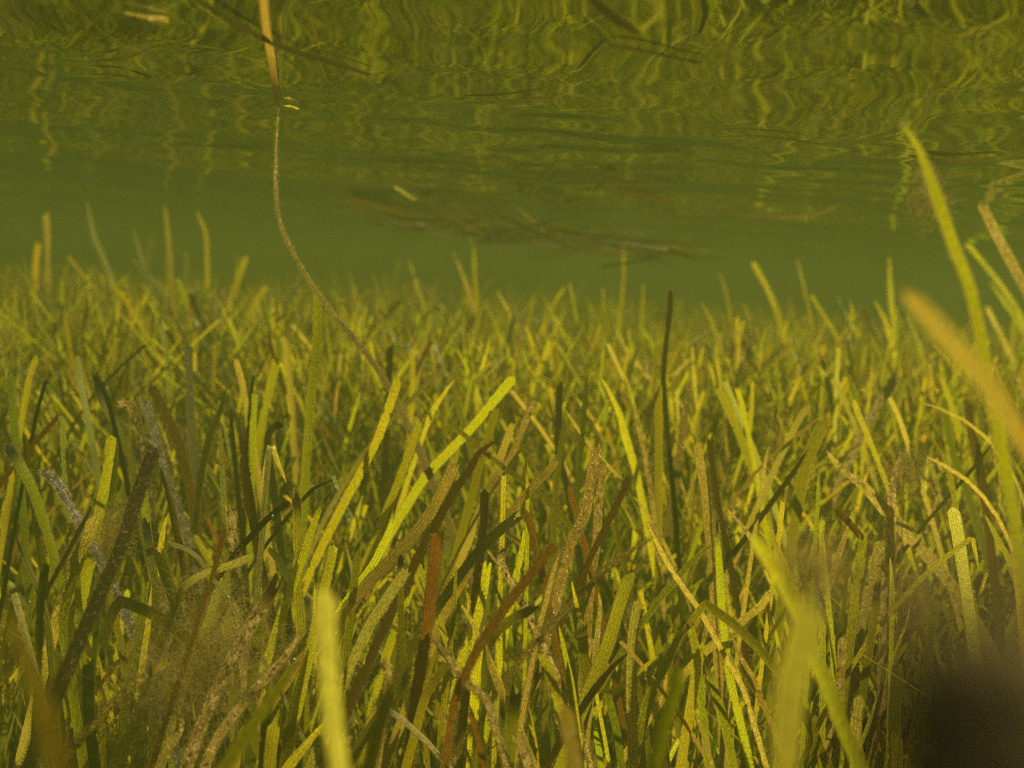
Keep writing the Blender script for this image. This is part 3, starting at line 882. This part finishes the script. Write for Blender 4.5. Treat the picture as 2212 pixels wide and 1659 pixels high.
def floater(pix, wmm, kind, label, group=None, drop=0.0015, lift=None, td=0.0):
    P3 = [surf_point(x, y, drop + (lift[i] if lift else 0)) for i, (x, y) in enumerate(pix)]
    dn = catmull(P3, 14 * len(P3))
    o, geo = ribbon('floating_straw', dn, wmm / 1000, kind, 'p', (0, 0.75, 0.66), random.uniform(-0.3, 0.3), random.uniform(-0.5, 0.5), cup=0.1, tipdark=td)
    recentre(o, dn[len(dn) // 2])
    return tag(o, label, 'floating leaf', group or 'dead leaves afloat under the water surface')


random.seed(8)
floater([(602, 232), (588, 140), (575, 60), (567, -30)], 3.0, 'mottle', 'orange-brown floating leaf pointing away, black at its far end, upper left', td=0.13)
floater([(400, -15), (470, 25), (560, 78), (640, 112), (720, 135), (800, 162)], 3.2, 'dark', 'long dark floating stem crossing behind the orange-brown leaf, upper left')
floater([(1265, -15), (1320, 32), (1378, 73)], 2.4, 'dark', 'short dark red-brown floating stem at the top edge, right of centre')
floater([(1245, 170), (1285, 125), (1322, 101), (1400, 112), (1515, 137)], 1.3, 'dark', 'thin bent dark brown floating stem forming a wide V, top right of centre')
floater([(1272, 50), (1300, 78), (1325, 101)], 0.8, 'dark', 'very thin dark twig ending at the bend of the V-shaped stem')
floater([(1555, 296), (1630, 294), (1700, 300), (1775, 312)], 2.0, 'dark', 'dark floating straw lying level, right of the V-shaped stem')
floater([(265, 26), (320, 38), (365, 44)], 2.6, 'tan', 'bright pale floating leaf scrap at the upper left')
floater([(190, 160), (260, 163), (325, 182)], 2.2, 'dark', 'dark brown floating straw at the far upper left')
floater([(190, 132), (260, 126), (330, 105)], 1.6, 'dark', 'faint brown floating straw above the other at far upper left')
floater([(612, 228), (630, 230), (645, 236)], 2.4, 'straw', 'tiny white floating scrap beside the tip of the grey strand')
floater([(850, 402), (875, 418), (900, 435)], 4, 'straw', 'small pale floating scrap above the brown raft')
floater([(1322, 402), (1370, 402), (1420, 402)], 6, 'dark', 'level dark floating straw right of the raft, upper of two')
floater([(1322, 412), (1380, 424), (1440, 440)], 6, 'brown', 'slanting dark floating straw right of the raft, lower of two')
floater([(1590, 465), (1700, 470), (1760, 466), (1815, 440)], 2.2, 'ash', 'pale curved floating leaf with upturned end, right side')
floater([(1000, 222), (1080, 220), (1170, 210)], 1.4, 'dark', 'faint dark brown floating straw at upper centre')
floater([(1960, 335), (2040, 348), (2150, 343)], 3.0, 'dark', 'dark floating straw behind the tall blurred leaf, right')
floater([(690, 452), (780, 452), (860, 462), (960, 465)], 11, 'dark', 'longest brown floating straw at the left end of the raft', 'dead leaves of the brown raft')
floater([(1440, 538), (1452, 540), (1462, 542)], 12, 'yellow', 'small bright yellow scrap at the right end of the raft', 'dead leaves of the brown raft')
seen = set()
n_raft = 0
while n_raft < 95:
    t = random.random()
    x = 720 + 770 * t + random.gauss(0, 20); y = 434 + 120 * t ** 0.9 + random.gauss(0, 15)
    hy = 590 + (x - 1106) * 0.059
    y = min(y, hy - 24)
    a = random.gauss(0.18, 0.35); l = random.uniform(30, 110)
    pix = [(x - l * math.cos(a), min(y - l * math.sin(a) * 0.6, hy - 20)), (x, y + random.gauss(0, 5)), (x + l * math.cos(a), min(y + l * math.sin(a) * 0.6, hy - 20))]
    kd = random.choice(['brown', 'rust', 'mottle', 'dark', 'dark'])
    where = 'far left end' if t < .12 else 'left part' if t < .3 else 'left centre' if t < .45 else 'middle' if t < .6 else 'right centre' if t < .75 else 'right part' if t < .9 else 'far right end'
    tilt = 'level' if abs(a) < .12 else ('steeply slanting' if abs(a) > .5 else ('rising to the right,' if a < 0 else 'falling to the right,'))
    ln = 'short' if l < 50 else ('long' if l > 85 else 'middling')
    lab = f'{ln} {WORD[kd]} dead leaf, {tilt.strip(",")}, {where} of the raft'
    if lab in seen: continue
    seen.add(lab); n_raft += 1
    d = random.uniform(0.9, 1.35)
    d = min(d, (SURF_Z - CAM_Z - 0.004) * F / max(hy - min(q[1] for q in pix), 20))
    dn = catmull([unproj(q[0], q[1], d * (1 + 0.05 * j_)) for j_, q in enumerate(pix)], 24)
    dn[:, 2] = np.minimum(dn[:, 2], surf_z(dn[:, 0], dn[:, 1]) - 0.002)
    o, _g = ribbon('floating_straw', dn, random.uniform(0.0020, 0.0036), kd, 'p', (0, 0.9, 0.4), random.uniform(-0.6, 0.6), random.uniform(-1, 1), cup=0.1)
    recentre(o, dn[12])
    tag(o, lab, 'floating leaf', 'tangled leaves of the brown raft')

# ------------------------------------------------------------------ the rest of the meadow (too many to count)


def meadow(name, N_, xs, ys, tipz, wlo, whi, segs, label):
    """N_ leaves as one mesh"""
    t = np.linspace(1, 0, segs + 1)[None, :, None]
    H = tipz
    root = np.stack([xs, ys, bed_z(xs, ys) - 0.004], -1)[:, None]
    lean = np.stack([rng.normal(0, 0.058, N_), rng.normal(0, 0.05, N_), np.zeros(N_)], -1)[:, None]
    lean2 = np.stack([rng.normal(0, 0.02, N_), rng.normal(0, 0.02, N_), np.zeros(N_)], -1)[:, None]
    P = root + np.array((0, 0, 1.0)) * t * H[:, None, None] + lean * t ** 1.8 + lean2 * np.sin(t * 3.0)
    ang = rng.uniform(-1.1, 1.1, N_)[:, None] + rng.normal(0, 0.9, N_)[:, None] * t[..., 0]
    az = np.arctan2(xs, ys)[:, None]
    W = np.stack([np.cos(ang - az), np.sin(ang - az), np.zeros_like(ang)], -1)
    Nn = np.stack([-W[..., 1], W[..., 0], np.zeros_like(ang)], -1)
    hs = (H / 0.24)[:, None, None]
    P = root + np.array((0, 0, 1.0)) * t * H[:, None, None] + lean * hs * t ** 1.8 + lean2 * hs * np.sin(t * 3.0)
    h = (rng.uniform(wlo, whi, N_) / 2)[:, None] * np.ones_like(ang)
    s = (1 - t[..., 0]) * H[:, None]
    pointed = rng.random(N_) < 0.65
    h = np.where(pointed[:, None], h * np.clip(np.sqrt(s / 0.03), 0.1, 1), h)
    m = 3
    V = np.zeros((N_, segs + 1, m, 3)); BL = np.zeros_like(V)
    rnd = rng.random(N_)
    cup = rng.uniform(-0.12, 0.12, N_)[:, None]
    for j, c in enumerate((-1, 0, 1)):
        V[:, :, j] = P + W * (h * c)[..., None] + Nn * (h * cup * (1 - c * c))[..., None]
        BL[:, :, j, 0] = c * h; BL[:, :, j, 1] = s; BL[:, :, j, 2] = rnd[:, None]
    ks = list(TINT)
    pr = {'lime': .33, 'green': .16, 'deep': .03, 'olive': .10, 'yellow': .20, 'straw': .08, 'tan': .05, 'grey': .01, 'brown': .03, 'dark': .01, 'rust': .005, 'mottle': .005, 'ash': 0.01, 'pale': 0.01, 'gold': 0.01}
    pa = np.array([pr[k_] for k_ in ks]); pa /= pa.sum()
    ki = rng.choice(len(ks), N_, p=pa)
    tc = np.array([TINT[k_][0] for k_ in ks])[ki] * rng.uniform(0.75, 1.25, (N_, 1)) * (1 + 0.1 * rng.standard_normal((N_, 3)))
    tc = np.clip(tc, 0.003, 0.8)
    C = np.ones((N_, segs + 1, m, 4)); C[..., :3] = tc[:, None, None]
    CR = np.array([TINT[k_][1] for k_ in ks])[ki][:, None, None] * np.ones((N_, segs + 1, m))
    base = (np.arange(N_) * (segs + 1) * m)[:, None]
    i = (np.arange(segs)[:, None] * m + np.arange(m - 1)[None]).ravel()[None]
    q = (base + i).ravel()
    Fc = np.stack([q, q + 1, q + m + 1, q + m], -1)
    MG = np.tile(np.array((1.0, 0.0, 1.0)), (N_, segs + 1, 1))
    o = mesh_obj(name, V.reshape(-1, 3), Fc, MB, {'lit_margin': ('FLOAT', MG), 'bl': ('FLOAT_VECTOR', BL), 'tint': ('FLOAT_COLOR', C), 'crust': ('FLOAT', CR)})
    return tag(o, label, 'seagrass', kind='stuff')


def scatter(n, y0, y1, half):
    u = rng.random(n)
    ys = y0 + (y1 - y0) * u
    xs = rng.uniform(-1, 1, n) * half(ys)
    # clump
    return xs, ys


def near_xy(area, dens, y0, y1, half):
    n = int(area * dens)
    return scatter(n, y0, y1, half)


# near field to 0.95 m
xs1, ys1 = near_xy(1.2, 10500, 0.50, 0.95, lambda y: 0.22 + 0.62 * y)
keep = rng.random(len(ys1)) < np.interp(ys1, [0.5, 0.7], [0.35, 1.0])
xs1, ys1 = xs1[keep], ys1[keep]
tz1 = CAM_Z - np.interp(ys1, [0.34, 0.5, 0.65, 0.8, 0.95], [0.25, 0.24, 0.21, 0.135, 0.06]) - np.abs(rng.normal(0, 0.035, len(ys1))) * 0.0 - 0.0 - (0.05 * rng.random(len(ys1)) - 0.045)
xs2, ys2 = near_xy(3.8, 5200, 0.95, 2.2, lambda y: 0.25 + 0.60 * y)
tz2 = CAM_Z - (0.030 + 0.085 * rng.random(len(ys2)))
tz2 += (rng.random(len(ys2)) < 0.05) * rng.uniform(0.01, 0.05, len(ys2))
xs3, ys3 = near_xy(12, 1100, 2.2, 5.0, lambda y: 0.3 + 0.62 * y)
tz3 = CAM_Z - (0.03 + 0.07 * rng.random(len(ys3)))
# behind and beside the camera, for the light and for other viewpoints
a4 = rng.uniform(0, 2 * math.pi, 9000); r4 = 0.3 + 1.9 * np.sqrt(rng.random(9000))
x4, y4 = r4 * np.sin(a4), r4 * np.cos(a4)
keep = (y4 < 0.25) | (np.abs(x4) > 0.25 + 0.62 * y4)
x4, y4 = x4[keep], y4[keep]
tz4 = CAM_Z - (0.06 + 0.09 * rng.random(len(x4)))
XS = np.concatenate([xs1, xs2, xs3, x4]); YS = np.concatenate([ys1, ys2, ys3, y4]); TZ = np.concatenate([tz1, tz2, tz3, tz4])
meadow('seagrass_meadow', len(XS), XS, YS, TZ, 0.0019, 0.0036, 9, 'dense meadow of green and golden seagrass filling the bed into the murk')

# ------------------------------------------------------------------ filamentous algae, bubbles, stand-in corner lump


def alga(r_, x, y, d, rad, n, label, mat=M_ALGA, th=0.00005, hold=True):
    px = reg_px(r_, x, y)
    c = unproj(px[0], px[1], d)
    vs, fs = [], []
    for _ in range(n):
        p = c + np.array([random.gauss(0, 0.45) for _ in range(3)]) * rad * np.array((1.0, 0.8, 1.0))
        dr = np.array([random.gauss(0, 1) for _ in range(3)]); dr /= np.linalg.norm(dr)
        b = len(vs); k_ = 7
        for i in range(k_):
            sd_ = np.cross(dr, (0.3, 0.9, 0.2)); sd_ /= np.linalg.norm(sd_) + 1e-9
            vs += [p - sd_ * th, p + sd_ * th]
            p = p + dr * rad * 0.11
            dr = dr + np.array([random.gauss(0, 0.45) for _ in range(3)]); dr /= np.linalg.norm(dr)
        for i in range(k_ - 1):
            q = b + 2 * i
            fs.append((q, q + 1, q + 3, q + 2))
    # a few holdfast threads down to the bed
    root = np.array((c[0], c[1], float(bed_z(c[0], c[1]))))
    for j in range(5 if hold else 0):
        b = len(vs)
        off = np.array((random.gauss(0, .004), random.gauss(0, .004), 0))
        for i in range(9):
            t_ = i / 8
            p = c * (1 - t_) + root * t_ + off * math.sin(t_ * 3) * (j - 2)
            vs += [p - np.array((th * 2, 0, 0)), p + np.array((th * 2, 0, 0))]
        for i in range(8):
            q = b + 2 * i
            fs.append((q, q + 1, q + 3, q + 2))
    o = mesh_obj('filamentous_algae', vs, fs, mat)
    recentre(o, root)
    return tag(o, label, 'algae', 'tufts of filamentous algae')


random.seed(5)
alga('G', 1330, 900, 0.41, 0.028, 1500, 'large fluffy brown algae tuft between leaves in the lower left')
alga('G', 680, 180, 0.45, 0.014, 700, 'small brown algae tuft beside the shaggy speckled leaf')
alga('G', 1050, 1180, 0.38, 0.018, 900, 'loose brown algae tuft near the bottom left')
alga('I', 880, 430, 0.20, 0.008, 500, 'blurred algae tuft above the widest pale leaf, lower right', hold=False)
alga('I', 1500, 640, 0.32, 0.013, 500, 'brown algae tuft left of the dark corner')
alga('F', 1600, -330, 0.33, 0.008, 260, 'pale algae tuft clinging left of the tall blurred leaf', hold=False)
alga('F', 1450, 1400, 0.40, 0.010, 350, 'wispy algae tuft among leaves at the right')

# thin hair catching the sun beside the dark corner
a_, b_ = reg_px('I', 1150, 920), reg_px('I', 1610, 1215)
P3 = catmull([unproj(a_[0], a_[1], 0.40), unproj((a_[0] + b_[0]) / 2, (a_[1] + b_[1]) / 2, 0.39), unproj(b_[0], b_[1], 0.37)], 20)
o, _g = ribbon('plant_fibre', P3, 0.0004, 'straw', 'p', (0, 1, 0))
recentre(o, P3[-1])
tag(o, 'single hair-thin pale fibre slanting into the dark corner', 'plant fibre')

# air bubbles clinging to leaves
M_BUB, N, L = new_mat('air_bubble')
P_ = N.new('ShaderNodeBsdfPrincipled'); P_.inputs['Base Color'].default_value = (0.8, 0.78, 0.5, 1); P_.inputs['Metallic'].default_value = 1.0
P_.inputs['Roughness'].default_value = 0.18
O = N.new('ShaderNodeOutputMaterial'); L.new(P_.outputs[0], O.inputs[0])


def sphere(name, c, r, mat, sx=1, nseg=14, nring=9):
    vs, fs = [], []
    for i in range(nring + 1):
        th = math.pi * i / nring
        for j in range(nseg):
            ph = 2 * math.pi * j / nseg
            vs.append((c[0] + r * math.sin(th) * math.cos(ph), c[1] + r * math.sin(th) * math.sin(ph), c[2] + r * math.cos(th)))
    for i in range(nring):
        for j in range(nseg):
            a = i * nseg + j; b = i * nseg + (j + 1) % nseg
            fs.append((a, a + nseg, b + nseg, b))
    o = mesh_obj(name, vs, fs, mat)
    recentre(o, c)
    return o


BUB = [('D', 1985, 968, 70, 'silvery air bubble halfway up the tall olive leaf'), ('D', 1940, 1198, 70, 'small air bubble lower on the tall olive leaf'),
       ('G', 1720, 68, 62, 'air bubble on the dark leaf left of the square-tipped green leaf'), ('G', 1440, 582, 80, 'air bubble above the brown algae tuft'),
       ('E', 2185, 1230, 52, 'ring-like air bubble on the speckled leaf right of centre'), ('H', 1117, 88, 76, 'air bubble on the slanting dark green leaf'),
       ('H', 1363, 683, 80, 'upper air bubble on the long pale-specked dark leaf'), ('H', 1343, 825, 80, 'lower air bubble on the long pale-specked dark leaf'),
       ('I', 915, 588, 215, 'bright blurred air bubble at the top of the widest pale leaf'), ('G', 185, 612, 60, 'air bubble at the far lower left'),
       ('F', 1635, 1548, 65, 'air bubble low at the right side'), ('I', 365, 1455, 75, 'air bubble near the bottom, lower right'),
       ('I', 852, 160, 80, 'bright air bubble right of the brilliant lime leaf'), ('G', 1855, 975, 85, 'air bubble beside the black and grey speckled leaf')]
for r_, x, y, wz, lab in BUB:
    p = reg_px(r_, x, y)
    d = leaf_depth(wz, [p]) * 0.955
    o = sphere('air_bubble', unproj(p[0], p[1], d), 0.0006 if wz < 150 else 0.0005, M_BUB)
    tag(o, lab, 'air bubble', 'air bubbles clinging to the leaves')


# made-up club-shaped lump for the dark blur close to the lens, lower right
silt_v, silt_f = [], []
for _ in range(900):
    dd = 0.12 + 1.6 * random.random() ** 1.3
    c = np.array((random.uniform(-0.6, 0.6) * dd, dd, CAM_Z + random.uniform(-0.22, 0.065) * min(1, dd / 0.45)))
    r_ = random.uniform(0.00006, 0.00020)
    b = len(silt_v)
    for q in ((1, 0, 0), (-1, 0, 0), (0, 1, 0), (0, -1, 0), (0, 0, 1), (0, 0, -1)):
        silt_v.append(c + np.array(q) * r_ * random.uniform(0.6, 1.4))
    silt_f += [(b + i, b + j, b + k_) for i in (0, 1) for j in (2, 3) for k_ in (4, 5)]
tag(mesh_obj('suspended_silt', silt_v, silt_f, simple_mat('silt_flake', (0.6, 0.55, 0.3), 0.5, 0.3)), 'tiny pale specks of silt drifting in the water', 'silt', kind='stuff')


def corner_lump():  # stand-in for an unidentified dark shape at the lens; stalk to bed invented
    px = (2290, 1700)
    top = unproj(px[0], px[1], 0.018)
    vs, fs = [], []
    n, k_ = 28, 28
    root_z = -0.01
    prof = []
    R = 0.0032
    for i in range(n + 1):
        t_ = i / n
        if t_ < 0.35:
            th = t_ / 0.35 * math.pi * 0.5
            prof.append((R * math.sin(th), top[2] + R * math.cos(th)))
        else:
            q = (t_ - 0.35) / 0.65
            prof.append((R * (1 - 0.25 * math.sin(q * 3.14)) + 0.006 * q * q, top[2] * (1 - q) + root_z * q))
    for i, (r, z) in enumerate(prof):
        for j in range(k_):
            a = 2 * math.pi * j / k_
            rr = r * (1 + 0.07 * math.sin(3 * a + i * 0.7) + 0.05 * math.sin(7 * a - i))
            vs.append((top[0] + rr * math.cos(a), top[1] + rr * math.sin(a) + 0.002 * math.sin(i * 0.3), z))
    for i in range(n):
        for j in range(k_):
            a = i * k_ + j; b = i * k_ + (j + 1) % k_
            fs.append((a, a + k_, b + k_, b))
    o = mesh_obj('corner_lump', vs, fs, M_LUMP)
    recentre(o, (top[0], top[1], 0))
    tag(o, 'dark brown blurred rounded lump close to the lens in the lower right corner', 'corner_lump')


corner_lump()
